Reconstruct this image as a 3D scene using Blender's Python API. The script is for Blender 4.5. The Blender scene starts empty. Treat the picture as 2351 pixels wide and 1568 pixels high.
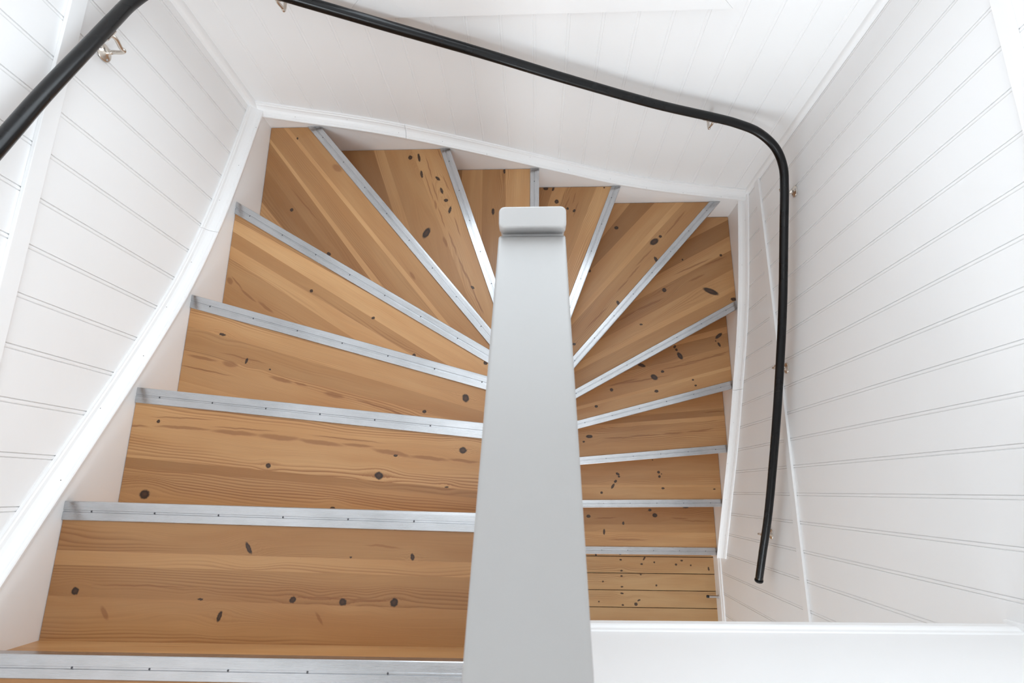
"""Winding pine staircase in a white tongue-and-groove stairwell, seen from the upper floor."""
import bpy, bmesh, math, random
from mathutils import Vector, Matrix

random.seed(7)
SC = bpy.context.scene
COL = SC.collection

# ------------------------------------------------------------------ measured data (metres)
# world: x right, y into the back wall, z up; z = 0 is the lower floor.
RISE = 0.19
def tread_z(k):
    return 2.85 - RISE * k

# per tread: front edge (outer end, inner end), strip joints (u1,v1,u2,v2) seen from the
# front edge, tone of every strip, knots (u, v, semi-axis, semi-axis, degrees)
TREADS = {
 0: dict(front=(-1.1378, -0.3473, -0.1553, -0.3457), cuts=[], tones=[0.8],
     knots=[],
     veins=[]),
 1: dict(front=(-1.2208, -0.0383, -0.155, -0.0597), cuts=[(-0.0027, 0.1172, 1.0573, 0.1141), (0.0016, 0.1519, 1.0563, 0.1492), (0.0044, 0.2248, 1.0517, 0.2219)], tones=[0.76, 0.9, 0.78, 0.86],
     knots=[(0.075, 0.2123, 0.0098, 0.0093, -43.4193), (0.5013, 0.0976, 0.0165, 0.0053, 56.4345), (0.918, 0.1063, 0.0082, 0.0054, 75.2772), (0.4518, 0.2572, 0.0134, 0.0056, -76.4109), (0.3974, 0.2206, 0.0077, 0.003, -1.9271), (0.629, 0.2138, 0.0094, 0.0072, -20.7786), (0.7539, 0.2145, 0.0097, 0.0088, -1.9361), (0.8806, 0.2112, 0.0108, 0.0096, -61.6025), (0.764, 0.1111, 0.0033, 0.002, -1.7785)],
     veins=[(0.6999, 0.2535, 0.0195, 0.0041, 54.2561), (0.1609, 0.2604, 0.0207, 0.0071, 52.9172), (0.2479, 0.1945, 0.1446, 0.002, -0.9773), (0.7238, 0.2067, 0.1295, 0.0025, -0.1028), (0.8212, 0.2083, 0.0644, 0.002, -0.1062), (0.8429, 0.0841, 0.0495, 0.0031, 2.9148)]),
 2: dict(front=(-1.2217, 0.2948, -0.1562, 0.1877), cuts=[(0.0221, 0.2064, 1.0739, 0.1916), (0.0242, 0.2355, 1.0763, 0.2111)], tones=[1.0, 0.78, 0.9],
     knots=[(0.0934, 0.0923, 0.0054, 0.0053, -5.8548), (0.4581, 0.1859, 0.0078, 0.0076, -6.0303), (0.1092, 0.3055, 0.0157, 0.0137, -6.1403), (0.7897, 0.1794, 0.013, 0.0109, 12.8784), (1.0243, 0.0823, 0.0115, 0.01, -5.9709), (0.8288, 0.1179, 0.0064, 0.0031, -5.9913), (0.6706, 0.2852, 0.0089, 0.006, -6.1942), (0.9913, 0.1899, 0.0063, 0.0024, -6.1122)],
     veins=[(0.0109, 0.114, 0.0614, 0.004, -2.9959), (0.1737, 0.1038, 0.0947, 0.0052, -2.0402), (0.337, 0.1026, 0.0804, 0.0077, -1.0961), (0.4717, 0.1016, 0.0731, 0.0089, -0.1456), (0.5989, 0.1038, 0.079, 0.0076, 0.8038), (0.7106, 0.0998, 0.0523, 0.005, -0.1431), (0.8174, 0.1115, 0.0649, 0.0075, 5.5827), (0.9282, 0.115, 0.0641, 0.0062, 0.7881), (1.0307, 0.1117, 0.0509, 0.0049, -1.1433), (0.1663, 0.0756, 0.1084, 0.0026, -2.9425), (0.3608, 0.0884, 0.107, 0.0026, -2.0234), (0.6815, 0.085, 0.1178, 0.0025, -0.1098)]),
 3: dict(front=(-1.2201, 0.6626, -0.1636, 0.3666), cuts=[(0.0292, 0.1086, 1.1147, 0.1154), (0.0509, 0.1927, 0.5974, 0.1783), (0.0832, 0.2954, 0.3264, 0.2882)], tones=[0.97, 0.84, 0.97, 1.02],
     knots=[(0.1651, 0.1042, 0.0129, 0.0046, -0.7397), (0.2847, 0.1696, 0.0104, 0.0048, -92.4719), (1.0518, 0.0878, 0.0147, 0.0115, 53.0243), (0.9324, 0.1682, 0.0073, 0.0058, -15.7211), (0.3753, 0.1746, 0.0038, 0.0038, -15.5461)],
     veins=[(0.1309, 0.2011, 0.0603, 0.0061, -3.8397), (0.233, 0.1951, 0.0316, 0.0104, -1.0189), (0.2716, 0.1621, 0.0944, 0.003, -1.8629), (0.4256, 0.1983, 0.0463, 0.0074, -1.9848), (0.4964, 0.1941, 0.0276, 0.0044, -1.9796), (0.6207, 0.198, 0.0393, 0.0087, -2.9614), (0.7647, 0.1927, 0.0746, 0.0036, 1.8356), (0.8355, 0.1955, 0.0446, 0.0043, 7.5718), (0.1561, 0.2388, 0.11, 0.003, -3.9451)]),
 4: dict(front=(-1.2177, 1.1315, -0.1729, 0.5051), cuts=[(0.0392, 0.0669, 0.6421, 0.0469), (0.0676, 0.1102, 0.6939, 0.1198), (0.0967, 0.1643, 0.7248, 0.1635), (0.1215, 0.2079, 0.6963, 0.2227)], tones=[0.82, 1.06, 0.84, 1.04, 0.88],
     knots=[(0.4962, 0.1525, 0.0069, 0.0072, -30.4993), (0.7696, 0.1187, 0.0068, 0.0053, -30.6205), (0.9879, 0.1604, 0.0066, 0.0067, -30.7836), (1.2341, 0.0467, 0.0081, 0.0083, -30.8151)],
     veins=[(0.2905, 0.2946, 0.0489, 0.005, 9.0869), (0.3803, 0.2977, 0.0444, 0.0066, 5.5909), (0.2211, 0.2766, 0.0422, 0.0033, 16.0555), (0.1896, 0.2845, 0.0193, 0.0116, 24.5541)]),
 5: dict(front=(-0.9883, 1.617, -0.1845, 0.6417), cuts=[(-0.0857, 0.1164, 0.7323, 0.1187), (-0.1066, 0.1335, 0.7578, 0.1373), (-0.0961, 0.2133, 0.7793, 0.2327), (-0.0853, 0.2253, 0.7599, 0.2558), (0.1992, 0.3168, 0.5196, 0.3276), (0.1465, 0.4177, 0.323, 0.4142)], tones=[0.86, 1.04, 0.84, 1.04, 0.76, 0.72, 1.0],
     knots=[(0.2675, 0.3358, 0.0079, 0.0086, -49.6804), (0.5501, 0.3275, 0.0104, 0.0075, -6.0986), (-0.0204, 0.1147, 0.007, 0.004, 24.8696)],
     veins=[(0.2273, 0.0612, 0.0301, 0.0166, -18.5376), (0.8664, 0.1074, 0.024, 0.0074, 8.7582), (0.7244, 0.3443, 0.1201, 0.0029, -1.7203), (0.2843, 0.2764, 0.1302, 0.0031, -1.3167)]),
 6: dict(front=(-0.4155, 1.6173, -0.1842, 0.9392), cuts=[(-0.0572, 0.1783, 0.6678, 0.1471), (-0.1043, 0.3078, 0.3594, 0.3013), (-0.1183, 0.357, 0.1983, 0.3536)], tones=[0.93, 0.86, 0.97, 0.72],
     knots=[(-0.0197, 0.1956, 0.0108, 0.0121, -70.0749), (0.3941, 0.2333, 0.0301, 0.0152, -134.9774), (-0.005, 0.1551, 0.0243, 0.0064, 7.2296), (0.1364, 0.1008, 0.016, 0.0066, -28.6879), (0.2059, 0.1016, 0.0187, 0.0063, -1.2615), (0.2619, 0.0965, 0.0105, 0.0092, -70.2913), (0.3167, 0.0934, 0.0203, 0.0064, -149.2725), (0.0869, 0.1683, 0.0215, 0.0063, 7.2218), (0.7264, 0.1085, 0.0104, 0.0061, -29.9575)],
     veins=[(0.0649, 0.1241, 0.0718, 0.0038, 2.1597), (0.1997, 0.1327, 0.0607, 0.0038, 0.3579), (0.3427, 0.1425, 0.0636, 0.0037, 0.31), (0.4894, 0.1307, 0.075, 0.0045, -1.4541), (0.6192, 0.1236, 0.0646, 0.0044, -3.2915), (0.0139, 0.0532, 0.0388, 0.0034, -0.9868), (0.1727, 0.0696, 0.0516, 0.0034, -4.6609), (0.411, 0.0852, 0.0584, 0.0037, 0.6242), (0.6792, 0.1148, 0.0469, 0.004, -5.1328), (0.8162, 0.1056, 0.0518, 0.004, -7.0481), (0.2671, 0.1505, 0.0277, 0.0062, 7.4413), (0.4665, 0.1623, 0.0312, 0.0082, 0.2051), (0.1672, 0.154, 0.0937, 0.0034, 0.2435), (0.7364, 0.1117, 0.084, 0.0032, -5.1442)]),
 7: dict(front=(0.0231, 1.6189, 0.0213, 1.399), cuts=[(0.0009, 0.1726, 0.2068, 0.168), (-0.0002, 0.2933, 0.3282, 0.2877), (0.0013, 0.3989, 0.065, 0.3999)], tones=[1.02, 0.8, 0.96, 0.68],
     knots=[(0.2457, 0.232, 0.0196, 0.0078, -1.3483), (0.0137, 0.1783, 0.0153, 0.0057, -1.0556)],
     veins=[]),
 8: dict(front=(0.4721, 1.6194, 0.1925, 0.8831), cuts=[(0.0442, 0.1207, 0.509, 0.1187), (0.102, 0.2738, 0.1918, 0.2755), (0.1314, 0.3433, 0.2492, 0.3331)], tones=[1.02, 0.84, 1.0, 0.8],
     knots=[(0.1528, 0.3789, 0.0144, 0.0107, -109.8565), (0.2074, 0.2952, 0.0119, 0.0132, -109.9217), (0.2269, 0.1872, 0.0103, 0.0073, -172.0717), (0.1415, 0.3396, 0.0132, 0.0061, 177.9895), (0.2267, 0.225, 0.0071, 0.0079, -109.9561), (0.0389, 0.0792, 0.0048, 0.0053, -109.8521)],
     veins=[(0.2069, 0.2397, 0.0574, 0.0048, -179.7542), (0.155, 0.2128, 0.0421, 0.0039, 178.5178), (0.2138, 0.1818, 0.0522, 0.0038, 176.8051)]),
 9: dict(front=(1.0734, 1.6229, 0.2145, 0.6449), cuts=[(0.132, 0.1506, 1.113, 0.1636), (0.1609, 0.1846, 1.0159, 0.1892), (0.2401, 0.2775, 0.8443, 0.2927), (0.3312, 0.3846, 0.6231, 0.3688)], tones=[0.85, 1.04, 0.95, 0.7, 0.97],
     knots=[(0.5181, 0.3466, 0.0124, 0.0109, -130.5471), (0.4461, 0.1291, 0.0285, 0.0179, -167.156), (0.5259, 0.0542, 0.0203, 0.0089, -66.5569), (0.8671, 0.0485, 0.0198, 0.0087, -67.9488), (0.8248, 0.2962, 0.0122, 0.0105, -130.7511), (1.2062, 0.0842, 0.0095, 0.0074, -131.0785), (0.3981, 0.1229, 0.0098, 0.0081, -130.589)],
     veins=[(0.3021, 0.1068, 0.0808, 0.005, -179.6159), (0.2345, 0.112, 0.0598, 0.005, 178.5081), (0.5548, 0.1121, 0.0786, 0.005, -177.7254), (0.6669, 0.1009, 0.0621, 0.0049, -178.6376), (0.7674, 0.098, 0.0563, 0.0049, -178.6222), (1.0103, 0.0863, 0.0999, 0.0048, -176.627)]),
 10: dict(front=(1.1833, 1.0342, 0.2381, 0.5101), cuts=[(-0.0489, 0.0982, 0.8284, 0.1266), (-0.0589, 0.1244, 0.6621, 0.155), (-0.1133, 0.2156, 0.785, 0.2238), (-0.169, 0.3222, 0.5253, 0.3281), (-0.2199, 0.4017, 0.2631, 0.4033), (-0.2686, 0.4968, 0.0173, 0.5035)], tones=[0.84, 1.02, 0.93, 0.8, 0.99, 0.74, 0.95],
     knots=[(0.0766, 0.1622, 0.0497, 0.0166, -126.4172), (0.3089, 0.3027, 0.0128, 0.0137, -150.5436), (-0.0104, 0.0572, 0.0176, 0.0108, -150.585), (-0.1024, 0.3244, 0.0077, 0.0085, -150.3825), (0.5393, 0.1887, 0.0101, 0.0053, -150.6976), (0.1102, 0.4129, 0.0052, 0.0056, -150.4029)],
     veins=[(0.0831, 0.3461, 0.1339, 0.0054, -175.5405), (-0.047, 0.3107, 0.0802, 0.0054, -173.5062), (0.4358, 0.2685, 0.1047, 0.0079, -175.4171), (0.5818, 0.2736, 0.0786, 0.0078, 178.6031), (0.1005, 0.2731, 0.0586, 0.0066, -176.4499)]),
 11: dict(front=(1.178, 0.5959, 0.2605, 0.3572), cuts=[(-0.0295, 0.1098, 0.9197, 0.1061), (-0.0361, 0.1283, 0.9144, 0.1246), (-0.0662, 0.2489, 0.4597, 0.2528), (-0.0874, 0.3308, 0.3112, 0.3377), (-0.0982, 0.3687, 0.1572, 0.3676)], tones=[0.95, 1.04, 0.91, 0.78, 1.0, 0.75],
     knots=[(0.2382, 0.2665, 0.026, 0.0137, -106.5887), (0.2505, 0.329, 0.0112, 0.0078, 136.4165), (0.2464, 0.3081, 0.0079, 0.0082, -165.2281), (-0.0284, 0.3264, 0.0279, 0.0104, 155.3574), (0.0004, 0.2999, 0.0039, 0.0041, -165.1905), (-0.0126, 0.2738, 0.0157, 0.0069, -100.3666), (0.4812, 0.2715, 0.0284, 0.0109, -144.365), (0.4283, 0.1799, 0.023, 0.0163, -133.8413), (0.3697, 0.2006, 0.0104, 0.0081, -165.3208), (0.6979, 0.1706, 0.0104, 0.0106, -165.3972), (0.4418, 0.0957, 0.0129, 0.0092, -165.4027), (0.8143, 0.0976, 0.0104, 0.0078, -165.4653), (0.2101, 0.1064, 0.0065, 0.0053, -165.3555), (0.2063, 0.0698, 0.0077, 0.0053, -165.3792)],
     veins=[(0.1493, 0.2123, 0.106, 0.0048, -177.5214), (0.0397, 0.2115, 0.0796, 0.0048, -177.5223), (0.4885, 0.1791, 0.1576, 0.0048, -175.5045), (0.6192, 0.1967, 0.1055, 0.0066, -179.5144), (0.2605, 0.208, 0.1323, 0.0043, -177.5193), (-0.0035, 0.2169, 0.0533, 0.004, -179.5241)]),
 12: dict(front=(1.1785, 0.2329, 0.2831, 0.1558), cuts=[(-0.0161, 0.1955, 0.8797, 0.2111), (-0.021, 0.2231, 0.7836, 0.231), (-0.0233, 0.2674, 0.4663, 0.267)], tones=[0.92, 1.02, 0.78, 0.93],
     knots=[(0.8306, 0.1637, 0.0216, 0.0107, -175.2487), (0.8691, 0.1346, 0.0081, 0.0053, -175.2694)],
     veins=[(0.4894, 0.1407, 0.1074, 0.0048, -178.2336), (0.3141, 0.1395, 0.0752, 0.0053, -179.2255), (0.1657, 0.1406, 0.0697, 0.0053, -179.2244), (0.1108, 0.1468, 0.0591, 0.0043, 178.7947), (0.6517, 0.1408, 0.1077, 0.0043, -178.2357), (0.039, 0.2519, 0.0808, 0.0054, -178.1797)]),
 13: dict(front=(1.1796, -0.0922, 0.3118, -0.1026), cuts=[(-0.0015, 0.1185, 0.8615, 0.1233), (-0.0028, 0.1319, 0.861, 0.1369), (-0.0036, 0.2212, 0.8682, 0.227)], tones=[0.95, 1.03, 0.9, 0.85],
     knots=[(0.6475, 0.2036, 0.0136, 0.0084, -149.4685), (0.64, 0.1872, 0.007, 0.0068, -179.6411), (0.6638, 0.1574, 0.0112, 0.0081, 132.4725), (0.682, 0.1277, 0.0195, 0.0081, 122.8261), (0.3855, 0.2128, 0.0094, 0.0085, -149.1066), (0.3819, 0.1856, 0.0083, 0.0082, -179.6411), (0.3669, 0.2018, 0.0042, 0.0041, -179.6311), (0.365, 0.1125, 0.011, 0.0067, -179.686), (0.0419, 0.1053, 0.0082, 0.004, -179.6893), (0.756, 0.0877, 0.0083, 0.0081, -179.7025), (0.4191, 0.2899, 0.0042, 0.0041, -179.5772)],
     veins=[]),
 14: dict(front=(1.1807, -0.399, 0.341, -0.3989), cuts=[(-0.0014, 0.1349, 0.8368, 0.1352), (-0.0002, 0.1877, 0.8442, 0.1801)], tones=[1.0, 0.86, 0.78],
     knots=[(0.3898, 0.242, 0.0172, 0.0138, 179.5221), (0.4209, 0.2749, 0.0115, 0.0083, 179.5415), (0.5999, 0.1906, 0.011, 0.0072, -87.536), (0.728, 0.1346, 0.0191, 0.0072, -88.0226), (0.8284, 0.2328, 0.0144, 0.0111, 179.5189), (0.1849, 0.2935, 0.02, 0.0042, 179.5513)],
     veins=[(0.7163, 0.2226, 0.0806, 0.0055, 177.5935), (0.2297, 0.224, 0.0624, 0.0055, -177.5816), (0.1171, 0.2085, 0.1131, 0.0044, -178.5624), (0.5787, 0.087, 0.1418, 0.0054, -179.6134)]),
}
FLOOR_KNOTS = [(0.5802, -0.4566, 0.0089, 0.0056, 0.6374), (0.5831, -0.526, 0.0088, 0.0055, 0.6761), (0.5817, -0.5606, 0.0088, 0.0055, 0.6954), (0.5818, -0.6277, 0.0088, 0.0055, 0.7328), (0.58, -0.6686, 0.0115, 0.0055, -8.656), (0.5827, -0.7415, 0.0087, 0.0054, 0.7962), (0.8062, -0.4708, 0.0059, 0.0056, 0.6467), (0.7204, -0.4829, 0.0088, 0.0056, 0.6529), (0.952, -0.483, 0.0088, 0.0069, 0.6545), (1.1689, -0.5081, 0.0136, 0.0059, -83.9691), (0.6699, -0.7349, 0.0116, 0.0108, 0.7932), (1.0511, -0.4874, 0.0058, 0.0055, 0.6576), (0.6914, -0.7103, 0.0117, 0.0053, 19.1079), (0.7399, -0.4465, 0.0146, 0.0057, 56.6812), (0.9918, -0.4576, 0.0088, 0.0056, 0.6405), (0.4542, -0.5965, 0.0059, 0.0055, 0.7145), (0.8125, -0.6166, 0.0073, 0.0068, 0.7282), (0.4237, -0.7221, 0.0058, 0.0054, 0.7842), (0.7111, -0.5494, 0.0059, 0.0055, 0.69), (0.5787, -0.4202, 0.0089, 0.0056, 0.6171), (0.4125, -0.4248, 0.0112, 0.006, -70.4308)]

# ------------------------------------------------------------------ dimensions
XL, XR, YB = -1.22, 1.18, 1.619            # inner faces of the stringers
WL, WR, WB = -1.26, 1.22, 1.66             # wall faces
TOP = 5.45                                 # ceiling of the upper storey
YF = -3.3                                  # front wall of the upper storey
UPPER = 3.04                               # upper floor level

# ------------------------------------------------------------------ helpers
def tag(o, label=None, cat=None, group=None, kind=None):
    if label: o['label'] = label
    if cat: o['category'] = cat
    if group: o['group'] = group
    if kind: o['kind'] = kind
    return o

def obj(name, bm, mats, parent=None, smooth=False):
    me = bpy.data.meshes.new(name)
    bm.normal_update()
    bm.to_mesh(me); bm.free()
    if not isinstance(mats, (list, tuple)): mats = [mats]
    for m in mats: me.materials.append(m)
    if smooth:
        for p in me.polygons: p.use_smooth = True
    o = bpy.data.objects.new(name, me); COL.objects.link(o)
    if parent is not None: o.parent = parent
    return o

def empty(name, loc=(0, 0, 0)):
    o = bpy.data.objects.new(name, None); COL.objects.link(o)
    o.location = loc; o.empty_display_size = 0.1
    return o

def structure(name, bm, mats, label=None):
    o = obj(name, bm, mats); o['kind'] = 'structure'
    if label: o['label'] = label
    return o

def box(bm, lo, hi, bevel=0.0, mat=0):
    vs = [bm.verts.new((x, y, z)) for x in (lo[0], hi[0]) for y in (lo[1], hi[1]) for z in (lo[2], hi[2])]
    fs = [bm.faces.new([vs[i] for i in q]) for q in ((0, 1, 3, 2), (4, 6, 7, 5), (0, 4, 5, 1), (2, 3, 7, 6), (0, 2, 6, 4), (1, 5, 7, 3))]
    for f in fs: f.material_index = mat
    if bevel > 0:
        es = list({e for f in fs for e in f.edges})
        r = bmesh.ops.bevel(bm, geom=es, offset=bevel, segments=3, profile=0.5, affect='EDGES')
        for f in r['faces']: f.material_index = mat
    return fs

def loft(bm, rings, closed=True, caps=True, mat=0):
    """rings: list of equal-length point lists."""
    R = [[bm.verts.new(p) for p in r] for r in rings]
    n = len(R[0]); out = []
    for a, b in zip(R, R[1:]):
        for i in range(n if closed else n - 1):
            j = (i + 1) % n
            out.append(bm.faces.new((a[i], a[j], b[j], b[i])))
    if caps and closed:
        out.append(bm.faces.new(R[0][::-1])); out.append(bm.faces.new(R[-1]))
    for f in out: f.material_index = mat
    return out

def prism(bm, poly, z0, z1, mat=0):
    """extrude an xy polygon vertically."""
    return loft(bm, [[(x, y, z0) for x, y in poly], [(x, y, z1) for x, y in poly]], mat=mat)

def fixnormals(bm):
    bmesh.ops.recalc_face_normals(bm, faces=bm.faces[:])
    return bm

def tube(bm, pts, r, n=24, r_at=None, cap=True, mat=0):
    pts = [Vector(p) for p in pts]
    tang = []
    for i in range(len(pts)):
        a = pts[max(i - 1, 0)]; b = pts[min(i + 1, len(pts) - 1)]
        tang.append((b - a).normalized())
    ref = Vector((0, 0, 1)) if abs(tang[0].z) < 0.9 else Vector((1, 0, 0))
    nrm = (ref - tang[0] * ref.dot(tang[0])).normalized()
    rings = []
    for i, p in enumerate(pts):
        nrm = (nrm - tang[i] * nrm.dot(tang[i])).normalized()
        bn = tang[i].cross(nrm)
        rr = r if r_at is None else r_at[i]
        rings.append([p + (nrm * math.cos(2 * math.pi * k / n) + bn * math.sin(2 * math.pi * k / n)) * rr for k in range(n)])
    fs = loft(bm, rings, caps=cap, mat=mat)
    for f in fs:
        f.smooth = len(f.verts) == 4
    return fs

def lathe(bm, origin, axis, prof, n=24, mat=0):
    """prof: (distance along axis, radius)."""
    axis = Vector(axis).normalized(); origin = Vector(origin)
    ref = Vector((0, 0, 1)) if abs(axis.z) < 0.9 else Vector((1, 0, 0))
    a = (ref - axis * ref.dot(axis)).normalized(); b = axis.cross(a)
    rings = [[origin + axis * d + (a * math.cos(2 * math.pi * k / n) + b * math.sin(2 * math.pi * k / n)) * max(r, 1e-4) for k in range(n)] for d, r in prof]
    fs = loft(bm, rings, mat=mat)
    for f in fs: f.smooth = len(f.verts) == 4
    return fs

def smoothcurve(pts, per=8):
    """Catmull-Rom through the points."""
    P = [Vector(p) for p in pts]
    P = [P[0] * 2 - P[1]] + P + [P[-1] * 2 - P[-2]]
    out = []
    for i in range(1, len(P) - 2):
        p0, p1, p2, p3 = P[i - 1:i + 3]
        for s in range(per):
            t = s / per
            out.append(0.5 * ((2 * p1) + (p2 - p0) * t + (2 * p0 - 5 * p1 + 4 * p2 - p3) * t * t + (3 * p1 - p0 - 3 * p2 + p3) * t ** 3))
    out.append(P[-2])
    return out

# ------------------------------------------------------------------ node helpers
class NT:
    def __init__(self, name):
        self.m = bpy.data.materials.new(name); self.m.use_nodes = True
        self.t = self.m.node_tree; self.t.nodes.clear()
        self.out = self.t.nodes.new('ShaderNodeOutputMaterial')
        self.b = self.t.nodes.new('ShaderNodeBsdfPrincipled')
        self.t.links.new(self.b.outputs[0], self.out.inputs[0])
    def put(self, sock, v):
        if hasattr(v, 'is_output'): self.t.links.new(v, sock)
        elif isinstance(v, bpy.types.NodeSocket): self.t.links.new(v, sock)
        else: sock.default_value = v
    def set(self, **kw):
        for k, v in kw.items(): self.put(self.b.inputs[k.replace('_', ' ')], v)
    def math(self, op, a, b=None, c=None, clamp=False):
        n = self.t.nodes.new('ShaderNodeMath'); n.operation = op; n.use_clamp = clamp
        self.put(n.inputs[0], a)
        if b is not None: self.put(n.inputs[1], b)
        if c is not None: self.put(n.inputs[2], c)
        return n.outputs[0]
    def vec(self, op, a, b=None, out=0):
        n = self.t.nodes.new('ShaderNodeVectorMath'); n.operation = op
        self.put(n.inputs[0], a)
        if b is not None: self.put(n.inputs[1], b)
        return n.outputs[out]
    def comb(self, x, y, z=0.0):
        n = self.t.nodes.new('ShaderNodeCombineXYZ')
        for i, v in enumerate((x, y, z)): self.put(n.inputs[i], v)
        return n.outputs[0]
    def sep(self, v):
        n = self.t.nodes.new('ShaderNodeSeparateXYZ'); self.put(n.inputs[0], v)
        return n.outputs
    def noise(self, v, scale=1.0, detail=2.0, rough=0.5):
        n = self.t.nodes.new('ShaderNodeTexNoise'); self.put(n.inputs['Vector'], v)
        n.inputs['Scale'].default_value = scale; n.inputs['Detail'].default_value = detail
        n.inputs['Roughness'].default_value = rough
        return n.outputs[0]
    def rng(self, v, a, b, c=0.0, d=1.0, smooth=False):
        n = self.t.nodes.new('ShaderNodeMapRange')
        n.interpolation_type = 'SMOOTHSTEP' if smooth else 'LINEAR'
        self.put(n.inputs['Value'], v)
        for k, x in zip(('From Min', 'From Max', 'To Min', 'To Max'), (a, b, c, d)): self.put(n.inputs[k], x)
        return n.outputs[0]
    def mix(self, f, a, b, mode='MIX'):
        n = self.t.nodes.new('ShaderNodeMix'); n.data_type = 'RGBA'; n.blend_type = mode
        self.put(n.inputs[0], f); self.put(n.inputs[6], a); self.put(n.inputs[7], b)
        return n.outputs[2]
    def ramp(self, f, stops):
        n = self.t.nodes.new('ShaderNodeValToRGB'); self.put(n.inputs[0], f)
        e = n.color_ramp.elements
        while len(e) < len(stops): e.new(0.5)
        for el, (p, c) in zip(e, stops):
            el.position = p; el.color = (*c, 1)
        return n.outputs[0]
    def uv(self, name):
        n = self.t.nodes.new('ShaderNodeUVMap'); n.uv_map = name
        return n.outputs[0]
    def attr(self, name):
        n = self.t.nodes.new('ShaderNodeAttribute'); n.attribute_name = name
        return n.outputs
    def coord(self, which='Object'):
        n = self.t.nodes.new('ShaderNodeTexCoord')
        return n.outputs[which]
    def bump(self, h, strength=0.2, dist=0.002):
        n = self.t.nodes.new('ShaderNodeBump'); self.put(n.inputs['Height'], h)
        n.inputs['Strength'].default_value = strength; n.inputs['Distance'].default_value = dist
        self.put(self.b.inputs['Normal'], n.outputs[0])

def rgb(r, g, b):
    f = lambda c: (c / 255 / 12.92) if c <= 10.3 else ((c / 255 + 0.055) / 1.055) ** 2.4
    return (f(r), f(g), f(b), 1.0)

def paint(name, col, rough=0.42, orange_peel=0.04):
    n = NT(name)
    c = n.noise(n.coord(), 3.0, 1.0)
    n.set(Base_Color=n.mix(n.rng(c, 0.3, 0.7, 0, 1), col, tuple(x * 0.975 for x in col[:3]) + (1,)),
          Roughness=n.rng(c, 0.3, 0.7, rough - 0.05, rough + 0.07))
    n.bump(n.noise(n.coord(), 140.0, 0.0), orange_peel, 0.001)
    return n.m

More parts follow.
